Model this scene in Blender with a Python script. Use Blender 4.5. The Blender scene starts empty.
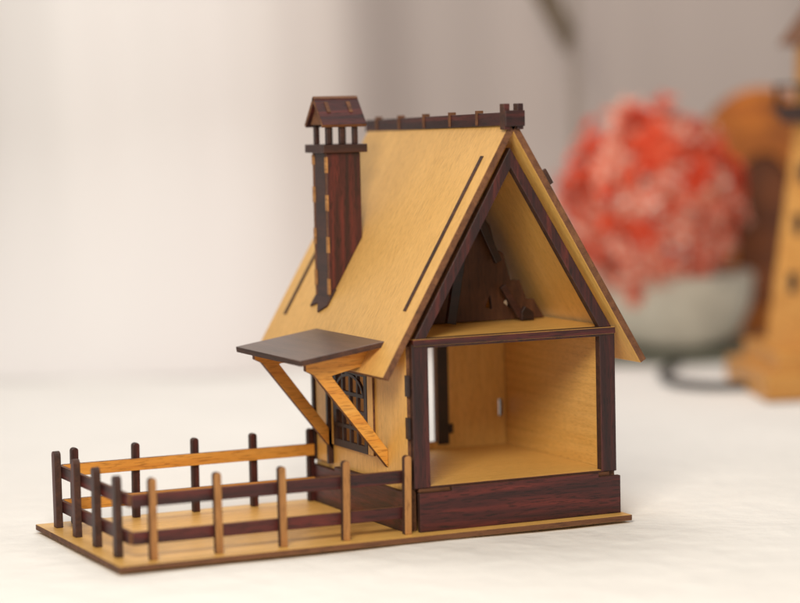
import bpy, bmesh, math, random
from mathutils import Vector, Matrix, noise
from mathutils.geometry import tessellate_polygon
random.seed(7)
scene=bpy.context.scene
col=scene.collection
WM={}
# ------------------------------------------------------------------ materials
def new_mat(name):
    m=bpy.data.materials.new(name);m.use_nodes=True
    nt=m.node_tree;b=nt.nodes['Principled BSDF']
    return m,nt,b
def ramp(nt,stops):
    r=nt.nodes.new('ShaderNodeValToRGB');e=r.color_ramp.elements
    while len(e)<len(stops):e.new(.5)
    for i,(p,c) in enumerate(stops):
        e[i].position=p;e[i].color=(*c,1)
    return r
def wood(name,c1,c2,c3,axis='y',rough=.45,fleck=.35,coat=.0,streak=1.0,blotch=.12,figure=0,bscale=2.0,fs=1.0):
    m,nt,b=new_mat(name);N=nt.nodes;Lk=nt.links.new
    tc=N.new('ShaderNodeTexCoord');oi=N.new('ShaderNodeObjectInfo')
    ad=N.new('ShaderNodeVectorMath');ad.operation='ADD'
    mu=N.new('ShaderNodeVectorMath');mu.operation='SCALE'
    cv=N.new('ShaderNodeCombineXYZ')
    for i in range(3):Lk(oi.outputs['Random'],cv.inputs[i])
    Lk(cv.outputs[0],mu.inputs[0]);mu.inputs['Scale'].default_value=17.3
    Lk(tc.outputs['Object'],ad.inputs[0]);Lk(mu.outputs[0],ad.inputs[1])
    def mapped(sa,sb):
        mp=N.new('ShaderNodeMapping')
        mp.inputs['Scale'].default_value=(sb,sa,sb) if axis=='y' else (sa,sb,sb)
        Lk(ad.outputs[0],mp.inputs[0]);return mp
    m1=mapped(.8*streak,16*streak)
    n1=N.new('ShaderNodeTexNoise');n1.inputs['Scale'].default_value=1.3;n1.inputs['Detail'].default_value=6;n1.inputs['Roughness'].default_value=.6;n1.inputs['Distortion'].default_value=.5
    Lk(m1.outputs[0],n1.inputs[0])
    r1=ramp(nt,[(.3,c1),(.5,c2),(.72,c3)]);Lk(n1.outputs['Fac'],r1.inputs[0])
    m2=mapped(16*fs,150*fs)
    n2=N.new('ShaderNodeTexNoise');n2.inputs['Scale'].default_value=1.0;n2.inputs['Detail'].default_value=2
    Lk(m2.outputs[0],n2.inputs[0])
    r2=ramp(nt,[(.34,(1-fleck,1-fleck*1.1,1-fleck*1.3)),(.46+.06*(fs>1),(1,1,1))]);Lk(n2.outputs['Fac'],r2.inputs[0])
    mx=N.new('ShaderNodeMix');mx.data_type='RGBA';mx.blend_type='MULTIPLY';mx.inputs[0].default_value=1
    Lk(r1.outputs[0],mx.inputs[6]);Lk(r2.outputs[0],mx.inputs[7])
    n3=N.new('ShaderNodeTexNoise');n3.inputs['Scale'].default_value=bscale;Lk(ad.outputs[0],n3.inputs[0])
    r3=ramp(nt,[(.3,(1-blotch,1-blotch*1.15,1-min(.9,blotch*1.3))),(.7,(1+blotch*.5,)*3)]);Lk(n3.outputs['Fac'],r3.inputs[0])
    mx2=N.new('ShaderNodeMix');mx2.data_type='RGBA';mx2.blend_type='MULTIPLY';mx2.inputs[0].default_value=1
    Lk(mx.outputs[2],mx2.inputs[6]);Lk(r3.outputs[0],mx2.inputs[7])
    out=mx2.outputs[2]
    if figure:   # cathedral growth rings
        mp=mapped(.35,2.1)
        wv=N.new('ShaderNodeTexWave');wv.wave_type='RINGS';wv.inputs['Scale'].default_value=4.2;wv.inputs['Distortion'].default_value=3.5;wv.inputs['Detail'].default_value=3;wv.inputs['Detail Scale'].default_value=1.2
        Lk(mp.outputs[0],wv.inputs[0])
        r4=ramp(nt,[(.0,(1-figure,1-figure*1.1,1-figure*1.35)),(.35,(1,1,1))]);Lk(wv.outputs['Fac'],r4.inputs[0])
        mx3=N.new('ShaderNodeMix');mx3.data_type='RGBA';mx3.blend_type='MULTIPLY';mx3.inputs[0].default_value=1
        Lk(out,mx3.inputs[6]);Lk(r4.outputs[0],mx3.inputs[7]);out=mx3.outputs[2]
    Lk(out,b.inputs['Base Color'])
    b.inputs['Roughness'].default_value=rough
    b.inputs['Coat Weight'].default_value=coat;b.inputs['Coat Roughness'].default_value=.25
    bp=N.new('ShaderNodeBump');bp.inputs['Strength'].default_value=.2;bp.inputs['Distance'].default_value=.003
    Lk(n2.outputs['Fac'],bp.inputs['Height']);Lk(bp.outputs[0],b.inputs['Normal'])
    return m
LT=[(.66,.365,.085),(.72,.415,.108),(.765,.46,.135)]
RT=[(.645,.36,.10),(.685,.395,.118),(.725,.43,.138)]
roof_w=wood('roof_wood',*RT,axis='y',coat=.10,fleck=.22,figure=.05,streak=4.0,blotch=.05,fs=1.9)
light_y=wood('light_wood_y',*LT,axis='y',coat=.12,fleck=.20,figure=.06,streak=2.6,blotch=.06,fs=1.6)
light_x=wood('light_wood_x',*LT,axis='x',coat=.12,fleck=.20,figure=.06,streak=2.4,blotch=.08,fs=1.6)
WA=[(.54,.205,.028),(.63,.28,.043),(.69,.345,.07)]
warm_x=wood('amber_wood_x',*WA,axis='x',blotch=.16)
DK=[(.013,.0032,.0032),(.055,.0082,.0070),(.135,.019,.013)]
dark_x=wood('dark_wood_x',*DK,axis='x',rough=.45,fleck=.65,coat=.0,streak=1.1)
dark_y=wood('dark_wood_y',*DK,axis='y',rough=.45,fleck=.65,coat=.0,streak=1.1)
deep_y=wood('deep_wood_y',(.010,.0028,.0026),(.034,.0062,.0052),(.10,.0155,.010),axis='y',rough=.48,fleck=.6,streak=1.1)
deep_x=wood('deep_wood_x',(.010,.0028,.0026),(.036,.0065,.0054),(.10,.0155,.010),axis='x',rough=.48,fleck=.6,streak=1.1)
black_x=wood('smoked_wood_x',(.010,.004,.003),(.016,.006,.0045),(.030,.010,.007),axis='x',rough=.45,fleck=.4)
collar=wood('collar_wood',(.022,.006,.004),(.038,.010,.006),(.065,.019,.010),axis='x',rough=.48,fleck=.4)
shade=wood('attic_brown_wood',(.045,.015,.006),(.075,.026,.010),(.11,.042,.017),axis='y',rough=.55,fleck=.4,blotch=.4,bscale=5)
porchm=wood('porch_wood',(.060,.029,.018),(.080,.039,.024),(.10,.05,.032),axis='x',rough=.42,fleck=.3,coat=.12,blotch=.2)
edge=wood('burnt_edge',(.08,.028,.010),(.135,.050,.017),(.20,.083,.03),axis='x',rough=.7,fleck=.4)
edge_dark=wood('burnt_edge_dark',(.024,.009,.005),(.045,.015,.008),(.08,.03,.014),axis='x',rough=.7,fleck=.4)
edge_tan=wood('tan_edge',(.26,.11,.030),(.37,.17,.048),(.46,.235,.08),axis='y',rough=.7,fleck=.4)
def plain(name,c,rough=.6,nscale=6,var=.12,metal=0,bump=0,bs=40,bd=.02):
    m,nt,b=new_mat(name);N=nt.nodes;Lk=nt.links.new
    tc=N.new('ShaderNodeTexCoord');n=N.new('ShaderNodeTexNoise');n.inputs['Scale'].default_value=nscale;n.inputs['Detail'].default_value=5
    Lk(tc.outputs['Object'],n.inputs[0])
    r=ramp(nt,[(.3,tuple(x*(1-var) for x in c)),(.7,tuple(min(1,x*(1+var)) for x in c))])
    Lk(n.outputs['Fac'],r.inputs[0]);Lk(r.outputs[0],b.inputs['Base Color'])
    b.inputs['Roughness'].default_value=rough;b.inputs['Metallic'].default_value=metal
    if bump:
        n2=N.new('ShaderNodeTexNoise');n2.inputs['Scale'].default_value=bs;n2.inputs['Detail'].default_value=6
        Lk(tc.outputs['Object'],n2.inputs[0])
        bp=N.new('ShaderNodeBump');bp.inputs['Strength'].default_value=bump;bp.inputs['Distance'].default_value=bd
        Lk(n2.outputs['Fac'],bp.inputs['Height']);Lk(bp.outputs[0],b.inputs['Normal'])
    return m
# ------------------------------------------------------------------ helpers
def link(name,me,M,parent):
    o=bpy.data.objects.new(name,me);col.objects.link(o)
    o.matrix_basis=M.copy();WM[o]=M.copy()
    if parent is not None:
        o.parent=parent;o.matrix_parent_inverse=WM[parent].inverted()
    return o
def empty(name,loc,parent=None):
    return link(name,None,Matrix.Translation(loc),parent)
def frame(o,u,v):
    u=Vector(u).normalized();v=Vector(v).normalized();n=u.cross(v)
    M=Matrix.Identity(4)
    for i in range(3):
        M[i][0]=u[i];M[i][1]=v[i];M[i][2]=n[i];M[i][3]=o[i]
    return M
def sheet(name,outline,t,M,parent,mf,mb=None,me_=None,holes=(),bev=.0035,center=True):
    """flat laser-cut board; local XY outline, front face at z=0 (normal +z), back at z=-t"""
    mb=mb or mf;me_=me_ or edge
    bm=bmesh.new()
    loops=[list(outline)]+[list(h) for h in holes]
    if center:
        cx=sum(p[0] for p in outline)/len(outline);cy=sum(p[1] for p in outline)/len(outline)
        loops=[[(p[0]-cx,p[1]-cy) for p in l] for l in loops]
        M=M@Matrix.Translation((cx,cy,0))
    F=[[bm.verts.new((x,y,0)) for x,y in l] for l in loops]
    B=[[bm.verts.new((x,y,-t)) for x,y in l] for l in loops]
    if len(loops)==1:
        f=bm.faces.new(F[0]);f.material_index=0
        f=bm.faces.new(B[0][::-1]);f.material_index=1
    else:
        tri=tessellate_polygon([[Vector((x,y,0)) for x,y in l] for l in loops])
        FF=[v for l in F for v in l];BB=[v for l in B for v in l]
        for a,b,c in tri:
            f=bm.faces.new((FF[a],FF[b],FF[c]));f.material_index=0
            f=bm.faces.new((BB[a],BB[b],BB[c]));f.material_index=1
    for l in range(len(loops)):
        n=len(F[l])
        for i in range(n):
            j=(i+1)%n
            f=bm.faces.new((F[l][i],F[l][j],B[l][j],B[l][i]));f.material_index=2
    bmesh.ops.recalc_face_normals(bm,faces=bm.faces[:])
    me=bpy.data.meshes.new(name);bm.to_mesh(me);bm.free()
    for m in (mf,mb,me_):me.materials.append(m)
    o=link(name,me,M,parent)
    if bev:
        md=o.modifiers.new('b','BEVEL');md.width=bev;md.segments=2;md.limit_method='ANGLE';md.angle_limit=math.radians(40)
    return o
def rect(x0,y0,x1,y1):return [(x0,y0),(x1,y0),(x1,y1),(x0,y1)]
def XZ(y):return frame((0,y,0),(1,0,0),(0,0,1))
def YZ(x):return frame((x,0,0),(0,-1,0),(0,0,1))
def XY(z):return frame((0,0,z),(1,0,0),(0,1,0))
def box(name,x0,y0,z0,x1,y1,z1,parent,m,me_=None,bev=.0035):
    return sheet(name,rect(x0,y0,x1,y1),z1-z0,XY(z1),parent,m,m,me_ or m,bev=bev)
# ------------------------------------------------------------------ dimensions
L=2.6;Db=1.3;hx0=1.473;hx1=2.5825;hy0=.097;hy1=1.2526;hf=.213;hl=.91
hc=2.0277;ew=.705;he=.7443;hr=1.936;ry0=.0714;ry1=1.67
m_=(hr-he)/ew;SL=math.hypot(ew,hr-he)
house=empty('model_house',(1.3,.65,-.03))
house['label']='laser-cut wooden model cottage with chimney, porch and fenced yard on cloth'
house['category']='model house'
sheet('base_board',rect(0,0,L,Db),.028,XY(0),house,light_x,light_x,edge)
# --- walls
sheet('side_wall',rect(-hy1,0,-hy0-.04,hl-.035),.04,YZ(hx0),house,light_y,light_x,edge,
    holes=[rect(-.97,.33,-.585,.70)])
sheet('side_wall',[(hy0+.04,0),(hy1,0),(hy1,hl-.035),(hy0+.04,hl-.035)],.04,frame((hx1,0,0),(0,1,0),(0,0,1)),house,light_x,light_x,edge)
for zz in (.24,.44,.64):
    box('finger_joint',hx0-.003,.118,zz,hx0+.01,.150,zz+.10,house,black_x,bev=.001)
g0=hl-.005
bw=sheet('back_wall',[(hx0+.042,0),(hx1-.042,0),(hx1-.042,g0-.02),(hc,g0+(hc-hx0-.042)*m_-.02),(hx0+.042,g0-.02)],.04,XZ(hy1-.045),house,light_y,light_y,edge,
    holes=[rect(1.90,.25,2.138,.76),rect(2.50,.36,2.52,.45)])
sheet('back_door_frame',rect(2.141,.235,2.205,.775),.05,XZ(hy1-.052),bw,black_x,black_x,edge_dark)
sheet('back_door_frame',rect(1.86,.762,2.139,.80),.05,XZ(hy1-.052),bw,black_x,black_x,edge_dark)
sheet('door_latch',rect(2.207,.29,2.228,.34),.012,XZ(hy1-.054),bw,black_x,black_x,edge_dark)
# front frame
zt=hl-.03
ap=zt+(hc-hx0-.004)*m_
xi0=hx0+.018;hA=xi0+.075;hB=hx1-.088;hm=(hA+hB)/2
sheet('front_frame',[(xi0,hf-.01),(xi0,zt+.0),(hc,ap-.02),(hx1-.004,zt),(hx1-.004,hf-.01)][::-1],.045,XZ(.108),house,deep_y,deep_y,edge_dark,
   holes=[[(xi0+.085,hf-.005),(hx1-.088,hf-.005),(hx1-.088,hl-.045),(xi0+.085,hl-.045)],
          [(hA,hl+.0),(hB,hl+.0),(hm,hl+(hm-hA)*m_)]])
sheet('plinth',[(hx0+.03,.0),(hx1,.0),(hx1,.185),(hx1-.12,.185),(hx1-.12,.205),(hx0+.2,.205),(hx0+.2,.185),(hx0+.03,.185)],.03,XZ(.078),house,dark_x,dark_x,edge_dark)
sheet('plinth',[(-hy1,.0),(-.115,.0),(-.115,.19),(-.5,.19),(-.5,.21),(-.95,.21),(-.95,.19),(-hy1,.19)],.03,YZ(hx0-.032),house,dark_x,dark_x,edge_dark)
box('ground_floor',hx0+.042,.112,hf-.03,hx1-.042,hy1-.047,hf,house,light_x,edge)
box('loft_floor',hx0+.022,.096,hl-.034,hx1-.006,hy1-.047,hl-.002,house,light_x,dark_x)
# attic partition and braces
hp=hx1-.05
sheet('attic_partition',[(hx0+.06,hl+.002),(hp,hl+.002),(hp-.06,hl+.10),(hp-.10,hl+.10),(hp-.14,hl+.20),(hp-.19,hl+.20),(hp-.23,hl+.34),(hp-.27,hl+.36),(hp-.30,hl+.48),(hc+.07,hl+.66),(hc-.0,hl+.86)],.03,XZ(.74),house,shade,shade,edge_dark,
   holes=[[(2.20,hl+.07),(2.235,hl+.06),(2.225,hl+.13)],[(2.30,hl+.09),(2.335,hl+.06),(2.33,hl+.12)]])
def strip(name,a,b_,w,y,mat):
    a=Vector(a);b_=Vector(b_);d=(b_-a).normalized();n=Vector((-d.y,d.x))*w/2
    return sheet(name,[tuple(a-n),tuple(b_-n),tuple(b_+n),tuple(a+n)],.03,XZ(y),house,mat,mat,edge_dark)
strip('attic_brace',(1.94,hl+.01),(2.05,hl+.60),.05,.60,black_x)
strip('attic_brace',(1.74,hl+.01),(2.0,hl+.46),.05,.68,black_x)
strip('attic_brace',(2.07,hl+.66),(2.24,hl+.30),.04,.66,black_x)
strip('attic_brace',(2.26,hl+.18),(2.36,hl+.02),.035,.66,collar)
sheet('attic_cutout',[(2.35,hl+.002),(2.42,hl+.002),(2.42,hl+.04),(2.37,hl+.075),(2.35,hl+.045)],.03,XZ(.64),house,black_x,black_x,edge_dark)
# --- roof
roof=empty('roof',(hc,ry0,he),house)
MRL=frame((hc-ew,0,he),(0,-1,0),(ew,0,hr-he))
MRR=frame((hc+ew,0,he),(0,1,0),(-ew,0,hr-he))
sag=.040
sheet('roof_panel',[(-ry1,0),(-ry0,0),(-ry0,SL),(-ry1,SL-sag)],.036,MRL,roof,roof_w,light_y,edge)
sheet('roof_panel',[(ry0,0),(ry1,0),(ry1,SL-sag),(ry0,SL)],.036,MRR,roof,roof_w,light_y,edge)
sheet('roof_strip',rect(-.17-.03,.34,-.17,1.17),.006,MRL@Matrix.Translation((0,0,.004)),roof,edge_dark,edge_dark,edge_dark,bev=0)
sheet('roof_strip',rect(-1.52-.03,.22,-1.52,.85),.006,MRL@Matrix.Translation((0,0,.004)),roof,edge_dark,edge_dark,edge_dark,bev=0)
sheet('roof_strip',rect(.085,1.00,.105,1.08),.026,MRR@Matrix.Translation((0,0,.026)),roof,black_x,black_x,edge_dark)
rc=empty('ridge_cap',(hc,ry0,hr),roof)
def rzy(y):return hr-(y-.07)*sag*.85/1.6
sheet('ridge_beam',[(-ry1-.03,rzy(1.7)-.040),(-.075,hr-.040),(-.075,hr+.022),(-ry1-.03,rzy(1.7)+.022)],.078,YZ(hc-.042),rc,deep_x,deep_x,edge_dark)
for yy in (.36,.66,.96,1.26,1.54):
    z_=rzy(yy)
    box('ridge_tab',hc-.046,yy,z_-.035,hc-.012,yy+.022,z_+.036,rc,edge,edge,bev=.001)
for dx in (-.050,.022):
    sheet('ridge_finial',[(dx-.010,-.06),(dx+.022,-.06),(dx+.022,.062),(dx-.010,.062)],.045,frame((hc,.050,hr),(1,0,0),(0,0,1)),rc,deep_x,deep_x,edge_dark)
sheet('ridge_finial',[(-.058,-.045),(.046,-.045),(.046,.030),(-.058,.030)],.03,frame((hc,.038,hr),(1,0,0),(0,0,1)),rc,deep_x,deep_x,edge_dark)
# --- porch
porch=sheet('porch_roof',rect(-1.07,0,-.24,math.hypot(.46,.07)),.028,frame((.98,0,.83),(0,-1,0),(.46,0,.07)),house,porchm,warm_x,edge_dark)
for yy in (.36,1.02):
    out=[(1.06,.805),(1.06,.765),(1.10,.745),(1.473,.275),(1.473,.365),(1.19,.735),(1.32,.765),(1.473,.775),(1.473,.855)]
    sheet('porch_bracket',out,.035,XZ(yy),porch,warm_x,warm_x,edge)
# --- window on side wall: dark lattice with curved bar near the top
x0,x1,z0,z1=-.985,-.57,.315,.72
holes=[]
nc,nr=4,3;fx=.036;bw_=.018;cw=((x1-x0)-2*fx-(nc-1)*bw_)/nc;rh=.25/nr-bw_
for i in range(nc):
    for j in range(nr):
        a=x0+fx+i*(cw+bw_);c_=z0+fx+j*(rh+bw_)
        holes.append(rect(a,c_,a+cw,c_+rh))
zc=z0+fx+nr*(rh+bw_)
for i in range(nc):
    a=x0+fx+i*(cw+bw_);holes.append(rect(a,zc,a+cw,z1-.03))
win=sheet('window',rect(x0,z0,x1,z1),.016,YZ(hx0-.014),house,black_x,black_x,edge_dark,holes=holes,bev=0)
def arc_bar(cx,cz,r,a0,a1,w_=.014,n=16):
    P=[(cx+(r+w_/2)*math.cos(a),cz+(r*.6+w_/2)*math.sin(a)) for a in [math.radians(a0+(a1-a0)*k/n) for k in range(n+1)]]
    Q=[(cx+(r-w_/2)*math.cos(a),cz+(r*.6-w_/2)*math.sin(a)) for a in [math.radians(a1+(a0-a1)*k/n) for k in range(n+1)]]
    return sheet('window_bar',P+Q,.013,YZ(hx0-.0165),win,black_x,black_x,edge_dark,bev=0)
arc_bar((x0+x1)/2,zc-.015,.165,0,180)
sheet('shutter',rect(-.565,.315,-.50,.71),.014,YZ(hx0-.014),house,light_y,light_y,edge)
sheet('shutter',rect(-1.012,.315,-.99,.71),.014,YZ(hx0-.014),house,light_y,light_y,edge)
door=sheet('door',rect(-1.19,.22,-1.05,.74),.02,YZ(hx0-.02),house,light_y,light_y,edge_dark)
sheet('door_frame',rect(-1.045,.215,-1.02,.76),.03,YZ(hx0-.03),door,black_x,black_x,edge_dark)
sheet('door_frame',rect(-1.23,.215,-1.20,.76),.03,YZ(hx0-.03),door,black_x,black_x,edge_dark)
# --- chimney
CX,CY,CW=1.490,1.066,.185
ch=empty('chimney',(CX,CY,.99),house)
def roofz(x):return he+m_*(x-(hc-ew))
t=.026
zt2=1.77
sheet('shaft_board',[(CX,roofz(CX)+.002),(CX+CW,roofz(CX+CW)+.002),(CX+CW,zt2),(CX,zt2)],t,XZ(CY),ch,dark_y,dark_y,edge)
sheet('shaft_board',[(CX,roofz(CX)+.002),(CX+CW,roofz(CX+CW)+.002),(CX+CW,zt2),(CX,zt2)],t,XZ(CY+CW-t),ch,dark_y,dark_y,edge)
sheet('shaft_board',rect(-(CY+CW-t),roofz(CX)+.002,-(CY+t),zt2),t,YZ(CX+.001),ch,collar,dark_y,edge)
sheet('shaft_board',rect(-(CY+CW-t),roofz(CX+CW-t)+.002,-(CY+t),zt2),t,YZ(CX+CW-t-.001),ch,dark_y,dark_y,edge)
s0=(CX-(hc-ew))/ew*SL
sheet('chimney_foot',[(-(CY+CW)-.005,s0-.045),(-(CY+CW*.62),s0-.02),(-(CY+CW*.35),s0-.07),(-(CY-.01),s0-.03),(-(CY-.01),s0+.07),(-(CY+CW)-.005,s0+.07)],.012,MRL@Matrix.Translation((0,0,.012)),ch,collar,collar,edge_dark)
for zz in (1.06,1.27,1.48,1.67):
    box('shaft_joint',CX-.003,CY-.002,zz,CX+.006,CY+.024,zz+.08,ch,edge_tan,edge_tan,bev=.001)
    box('shaft_joint',CX-.003,CY+CW-.028,zz+.04,CX+.006,CY+CW+.001,zz+.12 if zz<1.6 else zz+.09,ch,edge_tan,edge_tan,bev=.001)
box('chimney_cap',CX-.028,CY-.028,1.77,CX+CW+.028,CY+CW+.028,1.812,ch,collar,collar)
for ax in (CX+.006,CX+.078,CX+CW-.034):
    for ay in (CY+.005,CY+CW-.03):
        box('chimney_pillar',ax,ay,1.812,ax+.026,ay+.026,1.912,ch,deep_y,collar)
rz=1.91;oh=.028;pk=.145;cyc=CY+CW/2;hw=CW/2+oh
ln=math.hypot(hw,pk)
sheet('chimney_roof',rect(CX-oh,0,CX+CW+oh,ln),.022,frame((0,cyc-hw,rz),(1,0,0),(0,hw,pk)),ch,dark_x,deep_x,edge)
sheet('chimney_roof',rect(-(CX+CW+oh),0,-(CX-oh),ln),.022,frame((0,cyc+hw,rz),(-1,0,0),(0,-hw,pk)),ch,deep_x,deep_x,edge)
sheet('chimney_gable',[(-(cyc+hw-.04),rz),(-(cyc-hw+.04),rz),(-cyc,rz+pk-.04)],.02,YZ(CX-.01),ch,edge,edge,edge)
for ax in (CX+.02,CX+CW-.045):
    sheet('roof_tab',rect(ax,ln*.42,ax+.02,ln*.78),.006,frame((0,cyc-hw,rz),(1,0,0),(0,hw,pk))@Matrix.Translation((0,0,.003)),ch,edge,edge,edge,bev=0)
# --- fence
fence=empty('fence',(.09,.1,0),house)
def post_outline(w,h):
    r=w/2;p=[(-r,0),(r,0),(r,h-r*.8)]
    for k in range(1,6):
        a=math.pi*k/6;p.append((r*math.cos(a),h-r*.8+r*.8*math.sin(a)))
    p.append((-r,h-r*.8));return p
FH=.372
def jit():return Matrix.Rotation(random.uniform(-.018,.018),4,'Z')
for i in range(5):
    x=.1862+.3126*i
    sheet('fence_post',post_outline(.036,FH),.034,XZ(.068)@Matrix.Translation((x,0,0))@jit(),fence,edge_tan,deep_y,edge_dark,center=False)
    sheet('fence_post',post_outline(.036,FH),.034,XZ(1.215)@Matrix.Translation((.1814+.3126*i,0,0))@jit(),fence,deep_y,deep_y,edge_dark,center=False)
for i in range(4):
    y=.235+.3056*i
    sheet('fence_post',post_outline(.05,FH),.034,YZ(.055)@Matrix.Translation((-y,0,0))@jit(),fence,deep_y,deep_y,edge_dark,center=False)
for z0_,z1_ in ((.238,.298),(.07,.128)):
    sheet('fence_rail',rect(.1,z0_,hx0-.034,z1_),.022,XZ(.104),fence,dark_x,warm_x,edge)
    sheet('fence_rail',rect(.113,z0_,hx0-.034,z1_),.022,XZ(1.19),fence,warm_x,dark_x,edge)
    sheet('fence_rail',rect(-1.212,z0_,-.128,z1_),.022,YZ(.0895),fence,dark_x,warm_x,edge)
# ------------------------------------------------------------------ camera
cam_loc=Vector((-3.3572,-10.3542,2.0196));yaw,pit,rol,f=.4297,-.0805,-.0219,2481.5
fwv=Vector((math.sin(yaw)*math.cos(pit),math.cos(yaw)*math.cos(pit),math.sin(pit)))
ri=Vector((math.cos(yaw),-math.sin(yaw),0));up=ri.cross(fwv)
ri2=ri*math.cos(rol)+up*math.sin(rol);up2=-ri*math.sin(rol)+up*math.cos(rol)
cd=bpy.data.cameras.new('camera');co=bpy.data.objects.new('camera',cd);col.objects.link(co)
M=Matrix.Identity(4)
for i in range(3):
    M[i][0]=ri2[i];M[i][1]=up2[i];M[i][2]=-fwv[i];M[i][3]=cam_loc[i]
co.matrix_world=M
cd.sensor_width=36;cd.lens=36*f/800;cd.clip_end=200;cd.clip_start=.1
cd.dof.use_dof=True
cd.dof.focus_distance=(Vector((1.9,.35,.8))-cam_loc).dot(fwv)
cd.dof.aperture_fstop=.40
scene.camera=co
# ------------------------------------------------------------------ room frame (room is turned against the model)
RU=Vector((math.cos(yaw),-math.sin(yaw),0));RV=Vector((math.sin(yaw),math.cos(yaw),0));RO=Vector((cam_loc.x,cam_loc.y,0))
def R(s,d,z=0):return RO+RU*s+RV*d+Vector((0,0,z))
def RM(s,d,z=0):
    M=Matrix.Identity(4)
    p=R(s,d,z)
    for i in range(3):M[i][0]=RU[i];M[i][1]=RV[i];M[i][2]=(0,0,1)[i];M[i][3]=p[i]
    return M
def grid_mesh(name,fn,nu,nv,M,mat,parent=None,smooth=True):
    bm=bmesh.new();V=[[bm.verts.new(fn(i/nu,j/nv)) for j in range(nv+1)] for i in range(nu+1)]
    for i in range(nu):
        for j in range(nv):
            fc=bm.faces.new((V[i][j],V[i+1][j],V[i+1][j+1],V[i][j+1]));fc.smooth=smooth
    me=bpy.data.meshes.new(name);bm.to_mesh(me);bm.free();me.materials.append(mat)
    return link(name,me,M,parent)
cloth=plain('table_cloth',(.765,.745,.71),rough=.95,nscale=1.2,var=.03,bump=1.0,bs=4,bd=.035)
def tf(a,b):
    x=-14+28*a;y=-11+32*b
    return (x,y,.014*noise.noise(Vector((x*1.1,y*1.1,3)))-.012)
tbl=grid_mesh('table_surface',tf,140,160,RM(0,11,-.03),cloth);tbl['kind']='structure'
# backdrop: sheet swept onto the table, white cloth to taupe wall, light falloff painted into the fade
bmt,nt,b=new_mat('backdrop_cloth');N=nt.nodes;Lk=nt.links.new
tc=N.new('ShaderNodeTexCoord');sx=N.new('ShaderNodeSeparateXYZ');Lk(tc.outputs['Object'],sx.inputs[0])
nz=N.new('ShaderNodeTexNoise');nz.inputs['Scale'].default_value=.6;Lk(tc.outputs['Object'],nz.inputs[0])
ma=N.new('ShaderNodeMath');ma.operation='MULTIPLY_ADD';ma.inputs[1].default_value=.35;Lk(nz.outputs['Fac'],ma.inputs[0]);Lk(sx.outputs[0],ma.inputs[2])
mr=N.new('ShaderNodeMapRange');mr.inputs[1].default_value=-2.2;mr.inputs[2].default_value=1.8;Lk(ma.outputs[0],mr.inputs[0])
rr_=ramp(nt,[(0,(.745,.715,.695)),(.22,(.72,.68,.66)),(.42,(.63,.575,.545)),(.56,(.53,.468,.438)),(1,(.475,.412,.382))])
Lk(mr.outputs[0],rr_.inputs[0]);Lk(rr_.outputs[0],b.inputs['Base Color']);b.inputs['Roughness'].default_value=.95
def sm(x):x=max(0,min(1,x));return x*x*(3-2*x)
RR=1.9
def cf(a,b_):
    s=-10+24*a
    k=sm((s+6)/3)*(1-.7*sm((s+.6)/1.6))
    if b_<.3:
        t_=b_/.3*math.pi/2;d=-RR*(1-math.sin(t_));z=-.035+RR*(1-math.cos(t_));g=b_/.3
    else:
        d=0;z=-.035+RR+(b_-.3)/.7*6;g=1
    d+=sm((s+1.4)/2.6)*2.0
    d+=g*(.15*math.sin(s*3.1+.9*math.sin(s*1.7)+.15*z)+.035*math.sin(s*8+.3*z))*k
    return (s,d,z)
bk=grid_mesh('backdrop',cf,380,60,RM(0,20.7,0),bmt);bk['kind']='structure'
def lathe(name,prof,M,mat,parent=None,n=48,smooth=True):
    bm=bmesh.new();V=[]
    for r,z in prof:V.append([bm.verts.new((r*math.cos(2*math.pi*k/n),r*math.sin(2*math.pi*k/n),z)) for k in range(n)])
    for i in range(len(prof)-1):
        for k in range(n):
            fc=bm.faces.new((V[i][k],V[i][(k+1)%n],V[i+1][(k+1)%n],V[i+1][k]));fc.smooth=smooth
    bm.faces.new(V[0][::-1]);bm.faces.new(V[-1])
    me=bpy.data.meshes.new(name);bm.to_mesh(me);bm.free();me.materials.append(mat)
    return link(name,me,M,parent)
bowlm=plain('offwhite_ceramic',(.49,.47,.395),rough=.5)
bowl=lathe('flower_bowl',[(.30,0),(.38,.02),(.52,.13),(.60,.34),(.63,.57),(.61,.59),(.59,.57),(.55,.36),(.4,.12),(.05,.08)],RM(2.14,19.35,.055),bowlm)
bowl['label']='round off-white ceramic bowl holding coral flowers on a green-grey board';bowl['category']='bowl'
traym=plain('grey_green_board',(.15,.155,.115),rough=.6)
tray=sheet('board',rect(1.46,18.95,2.95,20.2),.082,frame(R(0,0,.052),RU,RV),None,traym,traym,traym,bev=.01)
tray['label']='flat grey-green rectangular board under the flower bowl';tray['category']='board'
fm,nt,b=new_mat('coral_petals')
oi=nt.nodes.new('ShaderNodeAttribute');oi.attribute_name='Col'
nt.links.new(oi.outputs['Color'],b.inputs['Base Color']);b.inputs['Roughness'].default_value=.8;b.inputs['Specular IOR Level'].default_value=.2
tr=nt.nodes.new('ShaderNodeBsdfTranslucent');nt.links.new(oi.outputs['Color'],tr.inputs['Color'])
ms=nt.nodes.new('ShaderNodeMixShader');ms.inputs[0].default_value=.40
nt.links.new(b.outputs[0],ms.inputs[1]);nt.links.new(tr.outputs[0],ms.inputs[2])
nt.links.new(ms.outputs[0],nt.nodes['Material Output'].inputs['Surface'])
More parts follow.
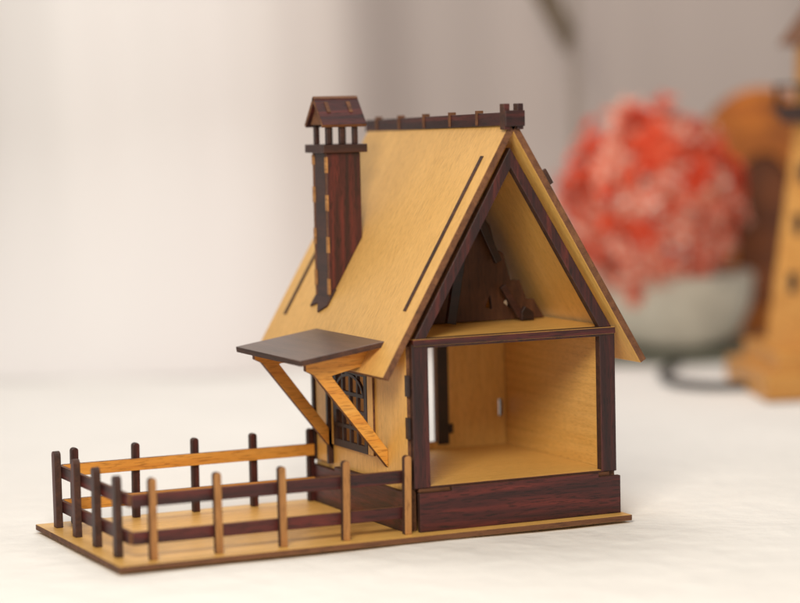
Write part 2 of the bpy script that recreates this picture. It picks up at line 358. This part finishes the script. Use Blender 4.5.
def bouquet(M):
    bm=bmesh.new();cl=bm.loops.layers.float_color.new('Col')
    rnd=random.Random(11)
    heads=[];NH=340
    for k in range(NH):
        u=1-2*(k+.5)/NH;th=k*2.39996+rnd.uniform(-.25,.25);s=math.sqrt(1-u*u)
        n_=Vector((s*math.cos(th),s*math.sin(th),u))
        rr=.63*(1+.15*noise.noise(n_*2.4+Vector((4,1,2)))+.10*noise.noise(n_*6+Vector((1,7,2))))*rnd.uniform(.86,1.10)
        heads.append((Vector((n_.x*rr*.98,n_.y*rr*.98,n_.z*rr*1.10)),n_,rnd.uniform(.7,1.15)))
    red=[(.86,.145,.065),(.88,.19,.095),(.90,.25,.14),(.80,.095,.04)]
    pale=[(.94,.64,.50),(.94,.82,.71),(.91,.46,.33)]
    for c,nr,sz in heads:
        base=rnd.choice(red)
        pp=.34+.42*max(0,-nr.z+.2)+.22*max(0,nr.x)
        pl=noise.noise(c*4.1+Vector((2,5,1)))*1.0+.45+rnd.uniform(-.2,.2)<pp
        q=nr.to_track_quat('Z','Y')@Matrix.Rotation(rnd.uniform(-.5,.5),4,'X').to_quaternion()
        for rad,n,tilt in [(.05,5,1.1),(.085,8,.7),(.12,10,.25)]:
            rad*=sz
            for k in range(n):
                tip=rnd.choice(pale) if pl and rnd.random()<.8 else rnd.choice(red)
                bs=tip if (pl and rnd.random()<.30) else base
                a=2*math.pi*k/n+rnd.uniform(-.25,.25);tl=tilt+rnd.uniform(-.25,.25)
                d=Vector((math.cos(a)*math.cos(tl),math.sin(a)*math.cos(tl),math.sin(tl)))
                sd=Vector((-math.sin(a),math.cos(a),0))
                L_=rad*rnd.uniform(.85,1.3)
                p0=Vector((0,0,0));p1=d*L_*.6+sd*.028;p2=d*L_*1.05;p3=d*L_*.6-sd*.028
                fc=bm.faces.new([bm.verts.new(c+q@p) for p in (p0,p1,p2,p3)])
                mid=tuple((x+y)/2 for x,y in zip(bs,tip))
                for lp,cc in zip(fc.loops,(bs,mid,tip,mid)):lp[cl]=(*cc,1)
    me=bpy.data.meshes.new('flower_bouquet');bm.to_mesh(me);bm.free();me.materials.append(fm)
    return link('flower_bouquet',me,M,None)
fl=bouquet(RM(1.96,19.18,1.19))
fl['label']='dense fluffy ball of coral red and cream artificial flowers in bowl';fl['category']='flowers'
archm=wood('arch_wood',(.36,.09,.007),(.54,.165,.012),(.68,.25,.03),axis='x',streak=.25,blotch=.45,bscale=3.2)
archd=wood('arch_panel_wood',(.12,.032,.006),(.20,.055,.010),(.30,.09,.018),axis='x',streak=.3,blotch=.4,bscale=3)
o_=[(-.58,0),(.62,0)]+[(.62*math.cos(a),1.25+.85*math.sin(a)) for a in [math.pi*k/20 for k in range(19)]]+[(-.52,1.1),(-.46,.8),(-.50,.45)]
h_=[(-.22,.30),(.26,.30)]+[(.02+.26*math.cos(a),1.15+.42*math.sin(a)) for a in [math.pi*k/12 for k in range(13)]]
arch=sheet('wooden_arch',o_,.12,RM(3.0,20.4,0)@frame((0,0,-.03),(1,0,0),(0,0,1)),None,archm,archm,edge,holes=[h_])
arch['label']='mottled orange-brown curved wooden piece standing behind the flower bowl';arch['category']='wooden arch'
sheet('arch_panel',rect(-.4,.1,.4,1.75),.03,RM(3.0,20.53,0)@frame((0,0,-.03),(1,0,0),(0,0,1)),arch,archd,archd,edge)
# tower
tw=empty('model_tower',R(3.08,17.2,-.03))
tw['label']='laser-cut wooden model tower with gallery on stepped square base';tw['category']='model tower'
TM=RM(3.08,17.2,-.03)
def prism(name,r0,z0,r1,z1,n,mat,parent,rot=0):
    return lathe(name,[(r0,z0),(r1,z1)],TM@Matrix.Rotation(rot,4,'Z'),mat,parent,n=n,smooth=False)
towl=wood('tower_wood',(.48,.205,.034),(.57,.265,.052),(.64,.33,.08),axis='y',coat=.1)
q4=math.pi/4+.06
prism('tower_base',.98,0,.98,.17,4,towl,tw,q4)
prism('tower_step',.84,.17,.82,.30,4,towl,tw,q4)
prism('tower_body',.57,.30,.33,1.90,8,towl,tw,.2)
prism('tower_ledge',.42,1.84,.50,1.93,8,collar,tw,.2)
prism('tower_gallery',.50,1.93,.50,1.97,8,black_x,tw,.2)
prism('tower_lantern',.34,1.97,.33,2.38,8,towl,tw,.2)
prism('tower_cap',.46,2.38,.06,2.9,8,edge,tw,.2)
prism('gallery_rail',.49,2.09,.49,2.11,8,black_x,tw,.2)
for k in range(8):
    a=.2+k*math.pi/4
    lathe('rail_post',[(.014,1.97),(.014,2.10)],TM@Matrix.Translation((.47*math.cos(a),.47*math.sin(a),0)),black_x,tw,n=6)
for zz in (.75,1.15,1.5):
    rr=.57+(.33-.57)*((zz-.30)/1.60)
    a=.2+math.pi/8+math.pi*1.0
    rr*=math.cos(math.pi/8)
    n_=Vector((math.cos(a),math.sin(a),0));u_=Vector((-math.sin(a),math.cos(a),0))
    sheet('tower_window',rect(-.04,-.07,.04,.07),.02,TM@frame(n_*(rr+.012)+Vector((0,0,zz)),u_,(0,0,1)),tw,black_x,black_x,edge_dark)
# stand
blk=plain('brown_metal',(.10,.07,.042),rough=.6)
polem=plain('greige_metal',(.28,.235,.205),rough=.6)
st=sheet('stand_pole',[(-.045,0),(.045,0),(.045,3.4),(-.045,3.4)],.06,RM(1.50,20.7,-.03)@frame((0,0,0),(1,0,0),(0,0,1)),None,polem,polem,polem)
st['label']='pale upright stand pole with brown diagonal brace';st['category']='stand'
sheet('brace',[(-.50,3.20),(-.22,3.20),(.0,2.60),(-.06,2.40)],.05,RM(1.48,20.62,-.03)@frame((0,0,0),(1,0,0),(0,0,1)),st,blk,blk,blk)
# cable (swept tube)
pts=[Vector(R(s,d,.0)) for s,d in ((2.75,17.30),(2.45,17.15),(2.15,17.15),(1.93,17.45),(1.90,18.0),(2.02,18.5),(2.12,18.9))]
bm=bmesh.new();rings=[]
path=[]
for i in range(len(pts)-1):
    p0=pts[max(i-1,0)];p1=pts[i];p2=pts[i+1];p3=pts[min(i+2,len(pts)-1)]
    for k in range(8):
        tt=k/8;path.append(.5*((2*p1)+(p2-p0)*tt+(2*p0-5*p1+4*p2-p3)*tt*tt+(3*p1-p0-3*p2+p3)*tt**3))
for i,p in enumerate(path):
    d=(path[min(i+1,len(path)-1)]-path[max(i-1,0)]).normalized();s=d.cross(Vector((0,0,1)));u2=Vector((0,0,1))
    rings.append([bm.verts.new(p+(s*math.cos(a)+u2*math.sin(a))*.030) for a in [2*math.pi*k/10 for k in range(10)]])
for i in range(len(rings)-1):
    for k in range(10):
        fc=bm.faces.new((rings[i][k],rings[i][(k+1)%10],rings[i+1][(k+1)%10],rings[i+1][k]));fc.smooth=True
me=bpy.data.meshes.new('cable');bm.to_mesh(me);bm.free();me.materials.append(plain('black_rubber',(.010,.010,.011),rough=.6))
cb=link('cable',me,Matrix.Identity(4),None)
cb['label']='thin black cable lying on the white cloth beside the tower';cb['category']='cable'
# ------------------------------------------------------------------ light
w=bpy.data.worlds.new('World');scene.world=w;w.use_nodes=True
bg=w.node_tree.nodes['Background'];bg.inputs[0].default_value=(1,.95,.90,1);bg.inputs[1].default_value=.42
def area(name,loc,tgt,size,power,colr):
    l=bpy.data.lights.new(name,'AREA');l.energy=power;l.size=size;l.color=colr
    o=bpy.data.objects.new(name,l);col.objects.link(o);o.location=loc
    o.rotation_euler=(Vector(tgt)-Vector(loc)).to_track_quat('-Z','Y').to_euler();return o
area('key_lamp',(-2.6,-6.0,5.3),(1.7,.5,.6),2.8,780,(1,.915,.79))
area('ceiling_lamp',tuple(R(-.6,16.5,8)),tuple(R(-.6,16.8,0)),6,460,(1,.95,.90))
scene.view_settings.view_transform='Standard'
scene.view_settings.look='None';scene.view_settings.exposure=0
